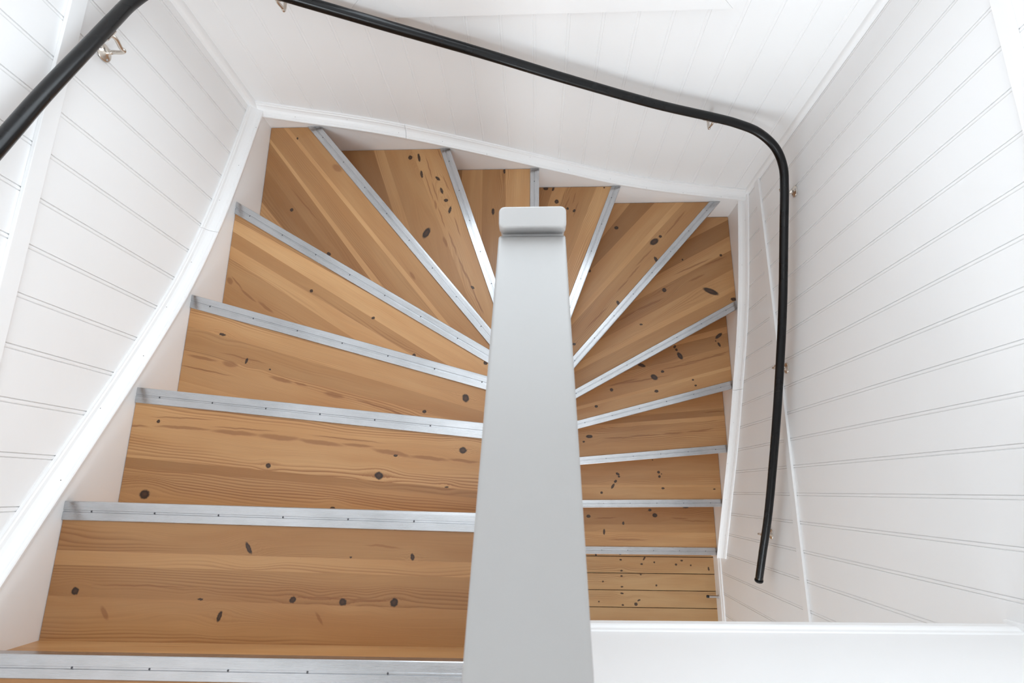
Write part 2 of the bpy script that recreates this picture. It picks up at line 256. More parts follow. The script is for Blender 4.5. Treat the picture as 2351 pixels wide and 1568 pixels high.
def pine(name, knots, seed, grain=1.0, veins=(), base=(0.55, 0.315, 0.140)):
    """varnished pine: uv 'plank' = metres along / across the board, uv 'grain' = the same shifted per strip."""
    n = NT(name)
    P = n.uv('plank'); G = n.uv('grain')
    tone = n.attr('tone')[2]
    wob = n.noise(n.vec('ADD', P, (seed * 1.7, 3.1, 0)), 120.0, 2.0)
    Pw = n.vec('ADD', P, n.vec('SCALE', n.vec('SUBTRACT', n.comb(wob, n.noise(P, 150.0, 2.0)), (0.5, 0.5, 0))))
    # keep the wobble small
    Pw.node.inputs[1].links[0].from_node.inputs['Scale'].default_value = 0.006
    kmin = None; shift = None
    for (u, v, a, b, deg) in knots:
        t = math.radians(deg)
        A = (math.cos(t) / a, math.sin(t) / a, 0); B = (-math.sin(t) / b, math.cos(t) / b, 0)
        d = n.vec('SUBTRACT', Pw, (u, v, 0))
        L = n.vec('LENGTH', n.comb(n.vec('DOT_PRODUCT', d, A, 1), n.vec('DOT_PRODUCT', d, B, 1)), out=1)
        kmin = L if kmin is None else n.math('MINIMUM', kmin, L)
        if max(a, b) > 0.0042:
            s = max(a, b)
            d2 = n.vec('MULTIPLY', d, (0.55, 1.0, 0))
            fall = n.rng(n.vec('LENGTH', d2, out=1), s * 0.4, s * 4.2, 0.72, 0.0, True)
            q = n.math('MULTIPLY', fall, n.sep(d)[1])
            shift = q if shift is None else n.math('ADD', shift, q)
    gs = n.sep(G); gu, gv = gs[0], gs[1]
    if shift is not None: gv = n.math('SUBTRACT', gv, shift)
    low = n.noise(n.comb(n.math('MULTIPLY', gu, 1.3), n.math('MULTIPLY', gv, 7.0), seed), 1.0, 2.0)
    low2 = n.noise(n.comb(n.math('MULTIPLY', gu, 5.0), n.math('MULTIPLY', gv, 22.0), seed + 4), 1.0, 2.0)
    g = n.math('ADD', gv, n.math('ADD', n.rng(low, 0, 1, -0.045, 0.045), n.rng(low2, 0, 1, -0.004, 0.004)))
    def rings(freq):
        s = n.math('FRACT', n.math('MULTIPLY', g, freq))
        up = n.rng(s, 0.25, 0.93, 0, 1, True)
        dn = n.rng(s, 0.93, 1.0, 1, 0)
        return n.math('MULTIPLY', up, dn)
    zone = n.noise(n.comb(n.math('MULTIPLY', gu, 0.7), n.math('MULTIPLY', g, 13.0), seed + 9), 1.0, 1.0)
    coarse = n.math('MULTIPLY', rings(118.0), n.rng(zone, 0.48, 0.66, 0, 1, True))
    fine = n.math('MULTIPLY', rings(330.0), n.rng(zone, 0.56, 0.38, 0, 0.42, True))
    streak = n.noise(n.comb(n.math('MULTIPLY', gu, 5.0), n.math('MULTIPLY', g, 420.0), seed), 1.0, 3.0)
    cloud = n.noise(n.comb(n.math('MULTIPLY', gu, 2.2), n.math('MULTIPLY', gv, 14.0), seed + 2), 1.0, 3.0)
    c = n.mix(n.rng(cloud, 0.3, 0.72, 0, 1, True), (*base, 1), (base[0] * 0.90, base[1] * 0.82, base[2] * 0.74, 1))
    late = (base[0] * 0.56, base[1] * 0.42, base[2] * 0.34, 1)
    c = n.mix(n.math('MULTIPLY', n.math('ADD', coarse, fine), 0.85 * grain, clamp=True), c, late)
    c = n.mix(1.0, c, n.comb(*[n.rng(streak, 0.25, 0.75, 0.93, 1.05)] * 3), 'MULTIPLY')
    td = n.math('POWER', tone, 1.35)
    c = n.mix(1.0, c, n.comb(td, n.math('POWER', tone, 1.7), n.math('POWER', tone, 2.1)), 'MULTIPLY')
    vm = None
    Pv = n.vec('ADD', P, n.vec('MULTIPLY', n.vec('SUBTRACT', n.comb(wob, n.noise(n.comb(n.math('MULTIPLY', gu, 22.0), 0.0, seed), 1.0, 2.0)), (0.5, 0.5, 0)), (0.004, 0.010, 0)))
    for (u, v, a, b, deg) in veins:
        t = math.radians(deg)
        A = (math.cos(t) / a, math.sin(t) / a, 0); B = (-math.sin(t) / b, math.cos(t) / b, 0)
        d = n.vec('SUBTRACT', Pv, (u, v, 0))
        q = n.vec('LENGTH', n.comb(n.vec('DOT_PRODUCT', d, A, 1), n.vec('DOT_PRODUCT', d, B, 1)), out=1)
        vm = q if vm is None else n.math('MINIMUM', vm, q)
    if vm is not None:
        c = n.mix(n.rng(vm, 0.55, 1.15, 0.62, 0.0, True), c, (base[0] * 0.42, base[1] * 0.28, base[2] * 0.22, 1))
    if kmin is not None:
        kc = n.ramp(n.math('MULTIPLY', kmin, 0.5), [(0.0, (0.060, 0.024, 0.012)), (0.20, (0.040, 0.016, 0.008)), (0.36, (0.010, 0.005, 0.004)), (0.46, (0.035, 0.013, 0.007)), (1.0, (0.16, 0.065, 0.025))])
        c = n.mix(n.rng(kmin, 0.74, 1.16, 0.96, 0.0, True), c, kc)
    specks = n.noise(n.vec('MULTIPLY', G, (1.0, 1.0, 0)), 210.0, 1.0)
    c = n.mix(n.rng(specks, 0.80, 0.85, 0, 0.5), c, (0.10, 0.06, 0.04, 1))
    n.set(Base_Color=c, Roughness=n.rng(cloud, 0.2, 0.8, 0.30, 0.42), Specular_IOR_Level=0.5)
    n.bump(n.math('ADD', coarse, streak), 0.06, 0.001)
    return n.m

# ------------------------------------------------------------------ materials
WHITE = paint('white_wall_paint', (0.88, 0.878, 0.878, 1))
GLOSS = paint('white_gloss_paint', (0.89, 0.888, 0.888, 1), 0.33, 0.02)
CAP_SHADED = paint('shaded_white_lacquer', (0.37, 0.36, 0.352, 1), 0.38, 0.02)  # white cap board, its shade put into the colour as grey
POSTWHITE = paint('newel_white_shaded', (0.50, 0.495, 0.49, 1), 0.38, 0.02)  # white post, darkened in the colour to stand in for shade
STRINGER = paint('white_stringer_paint', (0.87, 0.86, 0.855, 1), 0.45, 0.06)
CEIL = paint('dimmed_ceiling_paint', (0.42, 0.42, 0.42, 1), 0.6)  # unseen ceiling greyed so it bounces less light onto the cap board

def m_alu():
    n = NT('brushed_aluminium'); U = n.uv('plank'); s = n.sep(U)
    br = n.noise(n.comb(n.math('MULTIPLY', s[0], 9.0), n.math('MULTIPLY', s[1], 1800.0)), 1.0, 2.0)
    bl = n.noise(n.comb(n.math('MULTIPLY', s[0], 14.0), n.math('MULTIPLY', s[1], 30.0)), 1.0, 3.0)
    n.set(Base_Color=n.mix(n.rng(bl, 0.35, 0.75, 0, 1), (0.56, 0.57, 0.59, 1), (0.50, 0.51, 0.525, 1)), Metallic=1.0,
          Roughness=n.rng(br, 0.2, 0.8, 0.22, 0.33))
    n.bump(br, 0.10, 0.0006)
    return n.m
ALU = m_alu()
n = NT('dark_screw_steel'); n.set(Base_Color=(0.10, 0.10, 0.11, 1), Metallic=1.0, Roughness=0.45); SCREW = n.m
n = NT('black_handrail_vinyl'); q = n.noise(n.coord(), 9.0, 2.0)
n.set(Base_Color=(0.002, 0.002, 0.0026, 1), Roughness=n.rng(q, 0.3, 0.7, 0.24, 0.32), Specular_IOR_Level=0.34); BLACK = n.m
n = NT('brushed_nickel'); q = n.noise(n.coord(), 90.0, 2.0)
n.set(Base_Color=n.mix(q, (0.62, 0.56, 0.50, 1), (0.70, 0.64, 0.57, 1)), Metallic=1.0, Roughness=0.27); NICKEL = n.m
n = NT('brushed_stainless_steel'); q = n.noise(n.vec('MULTIPLY', n.coord(), (20, 900, 900)), 1.0, 2.0)
n.set(Base_Color=n.mix(q, (0.42, 0.42, 0.43, 1), (0.62, 0.62, 0.63, 1)), Metallic=1.0, Roughness=0.3); STEEL = n.m
n = NT('black_rubber'); n.set(Base_Color=n.mix(n.noise(n.coord(), 200.0), (0.010, 0.010, 0.010, 1), (0.018, 0.018, 0.018, 1)), Roughness=0.6); RUBBER = n.m
n = NT('window_glass')
tr = n.t.nodes.new('ShaderNodeBsdfTransparent'); gl = n.t.nodes.new('ShaderNodeBsdfGlossy'); gl.inputs['Roughness'].default_value = 0.02
mx = n.t.nodes.new('ShaderNodeMixShader')
mx.inputs[0].default_value = 0.05; n.t.links.new(tr.outputs[0], mx.inputs[1]); n.t.links.new(gl.outputs[0], mx.inputs[2]); n.t.links.new(mx.outputs[0], n.out.inputs[0]); GLASS = n.m
n = NT('dark_joint'); n.set(Base_Color=n.mix(n.noise(n.coord(), 60.0), (0.03, 0.022, 0.018, 1), (0.10, 0.08, 0.07, 1)), Roughness=0.9); JOINT = n.m

# ------------------------------------------------------------------ board clad walls
def clad_profile(a0, a1, dark_edges, side):
    """(position along wall, depth into wall) of tongue-and-groove boards with a bead at every joint.
    side = +1: bead lies towards smaller positions."""
    pts = [(a0, 0.0)]
    seq = []
    for p in sorted(dark_edges):
        g = [(0.0, 0.0), (-0.0004, 0.0042), (-0.0017, 0.0042)]
        for i in range(7):
            t = math.pi * (0.08 + 0.84 * i / 6)
            g.append((-0.0070 + 0.0052 * math.cos(t), 0.0036 - 0.0034 * math.sin(t)))
        g += [(-0.0128, 0.0040), (-0.0146, 0.0)]
        g = [(p + side * d, w) for d, w in g]
        g.sort(key=lambda q: q[0]) if False else None
        if side > 0: g = g[::-1]
        seq.append(g)
    for g in seq:
        if g[0][0] > a0 + 0.002 and g[-1][0] < a1 - 0.002: pts += g
    pts.append((a1, 0.0))
    return pts

def clad_panel(bm, prof, place, z0, z1, thick=0.12):
    loop = list(prof) + [(prof[-1][0], thick), (prof[0][0], thick)]
    loft(bm, [[place(a, d, z0) for a, d in loop], [place(a, d, z1) for a, d in loop]])

GL = [-0.0465 + 0.1268 * i for i in range(-26, 14)]
GR = [-0.3825 + 0.12625 * i for i in range(-24, 17)]
GB = [-0.366 + 0.1252 * i for i in range(-8, 14)]

bm = bmesh.new()
clad_panel(bm, clad_profile(YF - 0.1, WB + 0.1, GL, 1), lambda a, d, z: (WL - d, a, z), 0.0, TOP)
structure('wall_left', fixnormals(bm), WHITE)
bm = bmesh.new()
clad_panel(bm, clad_profile(YF - 0.1, WB + 0.1, GR, 1), lambda a, d, z: (WR + d, a, z), 0.0, TOP)
structure('wall_right', fixnormals(bm), WHITE)

WX0, WX1, WZ0, WZ1 = -0.605, 0.615, 2.566, 3.95      # window opening in the back wall
bm = bmesh.new()
pl = lambda a, d, z: (a, WB + (d * 0.5 if d < 0.05 else d), z)
clad_panel(bm, clad_profile(-1.36, 1.32, GB, 1), pl, 0.0, WZ0, 0.2)
clad_panel(bm, clad_profile(-1.36, 1.32, GB, 1), pl, WZ1, TOP, 0.2)
clad_panel(bm, clad_profile(-1.36, WX0, GB, 1), pl, WZ0, WZ1, 0.2)
clad_panel(bm, clad_profile(WX1, 1.32, GB, 1), pl, WZ0, WZ1, 0.2)
structure('wall_back', fixnormals(bm), WHITE)
bm = bmesh.new(); box(bm, (-1.4, YF - 0.12, 0), (1.36, YF, TOP)); structure('wall_front', fixnormals(bm), WHITE)
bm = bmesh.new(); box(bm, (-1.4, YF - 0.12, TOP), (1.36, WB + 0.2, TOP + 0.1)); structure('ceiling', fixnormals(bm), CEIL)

# corner mouldings where the back wall meets the side walls
def quarter(bm, cx, cy, sx, sy, r, z0, z1):
    pts = [(cx, cy), (cx + sx * r, cy)]
    for i in range(1, 7):
        t = math.pi / 2 * i / 7
        pts.append((cx + sx * (0.35 * r + 0.65 * r * math.cos(t)), cy + sy * (0.35 * r + 0.65 * r * math.sin(t))))
    pts.append((cx, cy + sy * r))
    prism(bm, pts, z0, z1)
bm = bmesh.new(); quarter(bm, WL, WB, 1, -1, 0.027, 2.0, TOP); structure('trim_1', fixnormals(bm), GLOSS)
bm = bmesh.new(); quarter(bm, WR, WB, -1, -1, 0.022, 1.15, TOP); structure('trim_2', fixnormals(bm), GLOSS)
# horizontal battens over the board ends
def batten(name, x, side, z0, z1, y0, y1, t=0.011):
    bm = bmesh.new(); lo = min(x, x + side * t); hi = max(x, x + side * t)
    box(bm, (lo, y0, z0), (hi, y1, z1), 0.0015)
    return structure(name, fixnormals(bm), GLOSS)
batten('trim_3', WL, 1, 2.893, 2.940, YF, WB - 0.03)
batten('trim_4', WR, -1, 2.864, 2.911, YF, WB - 0.03)
batten('trim_5', WR, -1, 1.302, 1.352, YF, WB - 0.012, 0.012)

# ------------------------------------------------------------------ window in the back wall
win = empty('window_1', (0, WB, WZ0)); win['kind'] = 'structure'
def casing(bm, x0, x1, z0, z1, w, y0, y1):
    o = [(x0, z0), (x1, z0), (x1, z1), (x0, z1)]
    i = [(x0 + w, z0 + w), (x1 - w, z0 + w), (x1 - w, z1 - w), (x0 + w, z1 - w)]
    e = 0.0006
    for k in range(4):
        j = (k + 1) % 4
        q = [Vector((*o[k], 0)), Vector((*o[j], 0)), Vector((*i[j], 0)), Vector((*i[k], 0))]
        c = sum(q, Vector()) / 4
        dirv = (q[1] - q[0]).normalized()
        q = [p - dirv * e * (1 if (p - c).dot(dirv) > 0 else -1) for p in q]
        loft(bm, [[(p.x, y0, p.y) for p in q], [(p.x, y1, p.y) for p in q]])
bm = bmesh.new(); casing(bm, -0.690, 0.702, 2.480, WZ1 + 0.086, 0.085, WB - 0.017, WB)
o = obj('casing', fixnormals(bm), GLOSS, win); o.matrix_parent_inverse = win.matrix_world.inverted()
bm = bmesh.new()
for lo, hi in (((WX0, WB, WZ0), (WX0 + 0.012, WB + 0.2, WZ1)), ((WX1 - 0.012, WB, WZ0), (WX1, WB + 0.2, WZ1)), ((WX0 + 0.012, WB, WZ0), (WX1 - 0.012, WB + 0.2, WZ0 + 0.012)), ((WX0 + 0.012, WB, WZ1 - 0.012), (WX1 - 0.012, WB + 0.2, WZ1))): box(bm, lo, hi)
jamb = obj('jamb', fixnormals(bm), GLOSS, win)
bm = bmesh.new()
x0, x1, z0, z1 = WX0 + 0.012, WX1 - 0.012, WZ0 + 0.012, WZ1 - 0.012
ya, yb = WB + 0.12, WB + 0.165
xm = (x0 + x1) / 2
box(bm, (x0, ya, z0), (x0 + 0.055, yb, z1)); box(bm, (x1 - 0.055, ya, z0), (x1, yb, z1))
box(bm, (x0 + 0.055, ya, z0), (x1 - 0.055, yb, z0 + 0.055)); box(bm, (x0 + 0.055, ya, z1 - 0.055), (x1 - 0.055, yb, z1))
box(bm, (xm - 0.03, ya, z0 + 0.055), (xm + 0.03, yb, z1 - 0.055))
frame = obj('frame', fixnormals(bm), GLOSS, win)
for a, b in ((x0 + 0.055, xm - 0.03), (xm + 0.03, x1 - 0.055)):
    bm = bmesh.new(); box(bm, (a, ya + 0.018, z0 + 0.055), (b, ya + 0.024, z1 - 0.055))
    p = obj('pane', fixnormals(bm), GLASS, frame)
for o in (jamb, frame):
    o.matrix_parent_inverse = Matrix.Translation((0, -WB, -WZ0))
win.children[0].matrix_parent_inverse = Matrix.Translation((0, -WB, -WZ0))

# ------------------------------------------------------------------ lower floor
def plank_layers(bm):
    return bm.loops.layers.uv.new('plank'), bm.loops.layers.uv.new('grain'), bm.loops.layers.float_color.new('tone')

FLOOR_MAT = pine('old_pine_floorboards', FLOOR_KNOTS, 31, 0.9, (), (0.52, 0.325, 0.155))
def floor_boards(name, x0, x1, edges, ztop, thick, mat):
    bm = bmesh.new(); L = plank_layers(bm)
    for i, (a, b) in enumerate(zip(edges, edges[1:])):
        g = 0.0022
        box(bm, (x0, a + g, ztop - thick), (x1, b - g, ztop))
        t = random.uniform(0.86, 1.0); off = random.uniform(0, 30)
        for f in bm.faces[-6:]:
            for l in f.loops:
                l[L[0]].uv = l.vert.co.xy; l[L[1]].uv = (l.vert.co.x + off, l.vert.co.y + off * 1.7); l[L[2]] = (t, t, t, 1)
    box(bm, (x0, edges[0], ztop - thick - 0.01), (x1, edges[-1], ztop - thick * 0.5), mat=1)
    for f in bm.faces[-6:]:
        for l in f.loops: l[L[2]] = (1, 1, 1, 1)
    bmesh.ops.recalc_face_normals(bm, faces=bm.faces[:])
    return structure(name, bm, [mat, JOINT])
edges = [-0.435 - 0.1068 * i for i in range(-20, 27)][::-1]
floor_boards('floor', -1.26, 1.22, edges, 0.0, 0.03, FLOOR_MAT)

# upper floor: slab over the lower hall on the right, landing at the head of the stair on the left
UPMAT = pine('upper_floor_pine', [], 47, 0.8)
up_edges = [-0.337 - 0.114 * i for i in range(0, 27)][::-1]
o = floor_boards('floor', -0.055, WR, up_edges, UPPER, 0.022, UPMAT)
o = floor_boards('floor', WL, -0.06, [y for y in up_edges if y < -0.66] + [-0.66], UPPER, 0.022, UPMAT)
# header: the white fascia of the upper floor above the opening to the lower hall
bm = bmesh.new()
zb0, zb1 = 2.540, 2.497
yf = -0.337
loft(bm, [[(-0.05, yf, zb0), (-0.05, yf, UPPER - 0.035), (-0.05, YF, UPPER - 0.035), (-0.05, YF, zb0)],
          [(WR, yf, zb1), (WR, yf, UPPER - 0.035), (WR, YF, UPPER - 0.035), (WR, YF, zb1)]])
structure('wall_front', fixnormals(bm), WHITE)
bm = bmesh.new()
prof = [(0.0, 0.0), (0.012, 0.0), (0.0125, 0.034), (0.010, 0.040), (0.005, 0.047), (0.003, 0.060), (0.0, 0.064)]
loft(bm, [[(-0.05, yf + a, zb0 - 0.002 + b) for a, b in prof], [(WR - 0.006, yf + a, zb1 - 0.002 + b) for a, b in prof]])
structure('trim_6', fixnormals(bm), GLOSS)
bm = bmesh.new(); box(bm, (WR - 0.012, yf + 0.0005, 2.485), (WR, yf + 0.022, UPPER), 0.002); structure('trim_7', fixnormals(bm), GLOSS)
# skirting board of the lower hall
bm = bmesh.new()
prof = [(0, 0), (0.015, 0), (0.015, 0.082), (0.0135, 0.092), (0.009, 0.097), (0.009, 0.101), (0.0095, 0.108), (0.007, 0.115), (0.0, 0.118)]
loft(bm, [[(WR - a, YF, b) for a, b in prof], [(WR - a, -0.42, b) for a, b in prof]])
structure('baseboard_right', fixnormals(bm), GLOSS)

# ------------------------------------------------------------------ staircase
stair = empty('staircase', (0, 0.6, 0))
tag(stair, 'winding pine staircase with aluminium nosings and white stringers, turning round the central post', 'staircase')
SP = Matrix.Translation((0, -0.6, 0))
def part(name, bm, mats, parent=None, **kw):
    o = obj(name, bm, mats, parent or stair, **kw)
    if parent is None: o.matrix_parent_inverse = SP
    return o

def frame_of(k):
    if k < 0:
        a = Vector((-1.15, -0.66)); b = Vector((-0.15, -0.66))
    else:
        f = TREADS[k]['front']; a = Vector(f[:2]); b = Vector(f[2:])
    d = (b - a).normalized()
    return a, d, Vector((d.y, -d.x))

def bounds(k):
    if k <= 5: return [(XL, -1.2), (-0.056, -1.2), (-0.056, YB), (XL, YB)]
    if k <= 8: return [(XL, 0.514), (XR, 0.514), (XR, YB), (XL, YB)]
    return [(0.052, -1.2), (XR, -1.2), (XR, YB), (0.052, YB)]

def clip(poly, p, nrm):
    """keep the side of the line through p on which nrm points."""
    out = []
    for i in range(len(poly)):
        a = Vector(poly[i]); b = Vector(poly[(i + 1) % len(poly)])
        da = (a - p).dot(nrm); db = (b - p).dot(nrm)
        if da >= 0: out.append(a)
        if (da >= 0) != (db >= 0): out.append(a + (b - a) * (da / (da - db)))
    return [tuple(v) for v in out]

def span(k, v, poly):
    """u range of the line v = const inside poly."""
    a, d, nn = frame_of(k); us = []
    for i in range(len(poly)):
        p = Vector(poly[i]) - a; q = Vector(poly[(i + 1) % len(poly)]) - a
        dp, dq = p.dot(nn) - v, q.dot(nn) - v
        if (dp >= 0) != (dq >= 0):
            r = p + (q - p) * (dp / (dp - dq)); us.append(r.dot(d))
    return (min(us), max(us)) if len(us) > 1 else None

GRAIN = [0.8, 0.75, 1.15, 1.0, 0.6, 0.42, 0.6, 0.55, 0.75, 0.7, 0.75, 0.8, 0.9, 0.55, 0.7]
for k in range(15):
    T = TREADS[k]
    z = tread_z(k) - 0.0035
    a, d, nn = frame_of(k); pa, pd, pn = frame_of(k - 1)
    poly = [(min(max(x, XL + 0.0018), XR - 0.0018), min(y, YB - 0.0018)) for x, y in bounds(k)]
    poly = clip(poly, a, nn)
    poly = clip(poly, pa + pn * 0.034, -pn)
    mat = pine('pine_tread', T['knots'], 3.3 * k + 1, GRAIN[k], T['veins'])
    bm = bmesh.new(); L = plank_layers(bm)
    # strips of the laminated board
    rest = poly; pieces = []
    for (u1, v1, u2, v2) in T['cuts']:
        p = a + d * u1 + nn * v1; q = a + d * u2 + nn * v2
        m = (q - p).normalized(); m = Vector((m.y, -m.x))
        if m.dot(nn) < 0: m = -m
        pieces.append(clip(rest, p, -m)); rest = clip(rest, p, m)
    pieces.append(rest)
    for i, (pc, tone) in enumerate(zip(pieces, T['tones'])):
        if len(pc) < 3: continue
        off = random.uniform(0, 40)
        n0 = len(bm.faces)
        prism(bm, pc, z - 0.032, z)
        bm.faces.ensure_lookup_table()
        for f in bm.faces[n0:]:
            for l in f.loops:
                w = Vector(l.vert.co.xy) - a; u, v = w.dot(d), w.dot(nn)
                l[L[0]].uv = (u, v); l[L[1]].uv = (u + off, v + off * 0.73); l[L[2]] = (tone, tone, tone, 1)
    bmesh.ops.recalc_face_normals(bm, faces=bm.faces[:])
    tread = part('tread', bm, mat)
    # dark joint against the stringer
    # aluminium nosing
    bm = bmesh.new(); U = bm.loops.layers.uv.new('plank')
    prof = [(-0.0028, -0.026), (-0.0028, -0.0016), (-0.0014, 0.0), (0.004, 0.0003), (0.0185, 0.0001), (0.0196, -0.0016), (0.0232, -0.0016), (0.0244, 0.0004), (0.0425, 0.0001), (0.0440, -0.0012), (0.0440, -0.0034), (0.0002, -0.0034), (0.0002, -0.026)]
    zz = tread_z(k)
    bpoly = bounds(k)
    r0, r1 = [], []
    for v, h in prof:
        s = span(k, v, bpoly)
        for r, u in ((r0, s[0]), (r1, s[1])):
            c = a + d * u + nn * v; r.append((c.x, c.y, zz + h))
    loft(bm, [r0, r1])
    for f in bm.faces:
        for l in f.loops:
            w = Vector(l.vert.co.xy) - a; l[U].uv = (w.dot(d), w.dot(nn) + l.vert.co.z)
    s = span(k, 0.0214, bpoly); u = s[0] + 0.075
    while u < s[1] - 0.03:
        c = a + d * u + nn * 0.0214
        lathe(bm, (c.x, c.y, zz - 0.0018), (0, 0, 1), [(0, 0.0021), (0.0009, 0.0020), (0.0012, 0.0010), (0.0008, 0.0004)], 10, 1)
        u += 0.168
    part('nosing', fixnormals(bm), [ALU, SCREW], tread)['label'] = 'grooved aluminium stair nosing'
    # riser under this tread
    rp = clip(clip(bounds(k), a + nn * 0.018, nn), a + nn * 0.034, -nn)
    bm = bmesh.new(); L = plank_layers(bm)
    prism(bm, rp, tread_z(k + 1) - 0.0035, z - 0.032)
    t = random.uniform(0.95, 1.08); off = random.uniform(0, 40)
    for f in bm.faces:
        for l in f.loops:
            w = Vector(l.vert.co.xy) - a
            l[L[0]].uv = (w.dot(d), l.vert.co.z + 5); l[L[1]].uv = (w.dot(d) + off, l.vert.co.z + off); l[L[2]] = (t, t, t, 1)
    bmesh.ops.recalc_face_normals(bm, faces=bm.faces[:])
    part('riser', bm, UPMAT)
# riser up to the landing
bm = bmesh.new(); L = plank_layers(bm)
box(bm, (XL, -0.66 - 0.034, 2.85), (-0.056, -0.66 - 0.018, UPPER - 0.035))
for f in bm.faces:
    for l in f.loops: l[L[2]] = (1, 1, 1, 1)
part('riser', fixnormals(bm), UPMAT)

# stringers and the mouldings that cap them
MOULD = [(0.0, -0.006), (0.046, -0.006), (0.0475, 0.002), (0.046, 0.006), (0.040, 0.0075), (0.039, 0.0095), (0.034, 0.0105), (0.026, 0.016), (0.0185, 0.025), (0.0135, 0.034), (0.0115, 0.044), (0.0085, 0.0475), (0.0075, 0.052), (0.0, 0.0535)]
def stringer(pts, place, depth, joint=None):
    c = [(p.x, p.y) for p in smoothcurve([(s, z, 0) for s, z in pts], 6)]
    bm = bmesh.new()
    loft(bm, [[place(s, 0.0008, z), place(s, 0.04, z), place(s, 0.04, max(z - depth, 0.002)), place(s, 0.0008, max(z - depth, 0.002))] for s, z in c])
    part('stringer', fixnormals(bm), STRINGER)
    runs = [c]
    if joint is not None:
        i = min(range(1, len(c) - 1), key=lambda i: abs(c[i][0] - joint))
        s0, z0 = c[i]; ds = 0.0007 if c[-1][0] > c[0][0] else -0.0007
        dz = (c[i + 1][1] - c[i - 1][1]) / (c[i + 1][0] - c[i - 1][0]) * ds
        runs = [c[:i] + [(s0 - ds, z0 - dz)], [(s0 + ds, z0 + dz)] + c[i + 1:]]
    for run in runs:
        bm = bmesh.new()
        loft(bm, [[place(s, n_ + 0.0004, z + 0.006 + h * (0.88 if h > 0 else 1)) for n_, h in MOULD] for s, z in run])
        # filled nail holes
        acc = 0.0
        for (sa, za), (sb, zb) in zip(run, run[1:]):
            acc += math.hypot(sb - sa, zb - za)
            if acc > 0.21:
                acc = 0.0
                n_, h = random.choice(((0.030, 0.0140), (0.0160, 0.0300), (0.0430, 0.0075)))
                q = Vector(place(sa, n_, za + 0.006 + h * 0.88))
                bmesh.ops.create_icosphere(bm, subdivisions=1, radius=0.0013, matrix=Matrix.Translation(q))
                for f in bm.faces[-20:]: f.material_index = 1
        o = part('moulding', fixnormals(bm), [GLOSS, JOINT])
        o['label'] = 'white painted moulding along the stringer top'
stringer([(-1.0, 3.22), (-0.7, 3.06), (-0.45, 2.925), (-0.222, 2.796), (-0.04, 2.690), (0.138, 2.585), (0.4, 2.435), (0.689, 2.286), (1.0, 2.165), (1.3, 2.075), (1.613, 1.992), (1.66, 1.980)],
         lambda s, n_, z: (WL + n_, s, z), 0.40, 0.93)
stringer([(-1.26, 1.985), (-1.218, 1.977), (-1.052, 1.930), (-0.86, 1.879), (-0.671, 1.819), (-0.477, 1.745), (-0.27, 1.659), (-0.059, 1.567), (0.18, 1.463), (0.411, 1.366), (0.661, 1.281), (0.92, 1.215), (1.174, 1.160), (1.22, 1.152)],
         lambda s, n_, z: (s, WB - n_, z), 0.42, -0.60)
stringer([(1.66, 1.142), (1.622, 1.133), (1.35, 1.066), (1.076, 0.986), (0.85, 0.892), (0.633, 0.782), (0.277, 0.597), (-0.051, 0.399), (-0.351, 0.22), (-0.418, 0.182)],
         lambda s, n_, z: (WR - n_, s, z), 0.40, 0.57)

# ------------------------------------------------------------------ centre wall, newel post and its capping
bm = bmesh.new()
zc = lambda y: 3.165 - 0.596 * (y - 0.4565)
pr = [(-0.75, 0.0), (0.4545, 0.0), (0.4545, zc(0.4545) - 0.034), (-0.75, zc(-0.75) - 0.036)]
loft(bm, [[(-0.052, y, z) for y, z in pr], [(0.045, y, z) for y, z in pr]])
structure('wall_middle', fixnormals(bm), WHITE)

bal = empty('balustrade', (-0.004, 0.49, 0.0))
tag(bal, 'white painted newel post with a wide sloping cap board down the middle of the stairwell', 'balustrade')
BP = Matrix.Translation((0.004, -0.49, 0.0))
def rrect(hw, hh, r, n=4):
    pts = []
    for sx, sy, t0 in ((1, 1, 0), (-1, 1, 90), (-1, -1, 180), (1, -1, 270)):
        for i in range(n + 1):
            t = math.radians(t0 + 90 * i / n)
            pts.append((sx * (hw - r) + r * math.cos(t), sy * (hh - r) + r * math.sin(t)))
    return pts
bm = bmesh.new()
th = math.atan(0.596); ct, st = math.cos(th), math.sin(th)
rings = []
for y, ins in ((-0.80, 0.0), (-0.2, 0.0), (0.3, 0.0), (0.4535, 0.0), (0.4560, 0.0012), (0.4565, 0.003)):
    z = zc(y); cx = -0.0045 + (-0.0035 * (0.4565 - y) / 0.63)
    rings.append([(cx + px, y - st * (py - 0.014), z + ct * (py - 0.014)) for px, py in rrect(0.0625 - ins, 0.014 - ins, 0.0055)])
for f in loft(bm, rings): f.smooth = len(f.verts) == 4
o = obj('cap_board', fixnormals(bm), CAP_SHADED, bal); o.matrix_parent_inverse = BP
# newel: post body, neck set back below the cap, rounded cap
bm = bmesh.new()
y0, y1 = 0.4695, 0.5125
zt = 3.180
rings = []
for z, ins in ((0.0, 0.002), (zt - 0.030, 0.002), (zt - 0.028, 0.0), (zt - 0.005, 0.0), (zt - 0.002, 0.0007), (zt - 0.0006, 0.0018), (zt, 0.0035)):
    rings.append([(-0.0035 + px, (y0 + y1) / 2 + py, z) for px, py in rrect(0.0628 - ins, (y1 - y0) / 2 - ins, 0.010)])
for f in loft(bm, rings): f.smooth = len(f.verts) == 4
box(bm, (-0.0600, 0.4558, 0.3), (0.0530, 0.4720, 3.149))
o = obj('newel_post', fixnormals(bm), POSTWHITE, bal); o.matrix_parent_inverse = BP

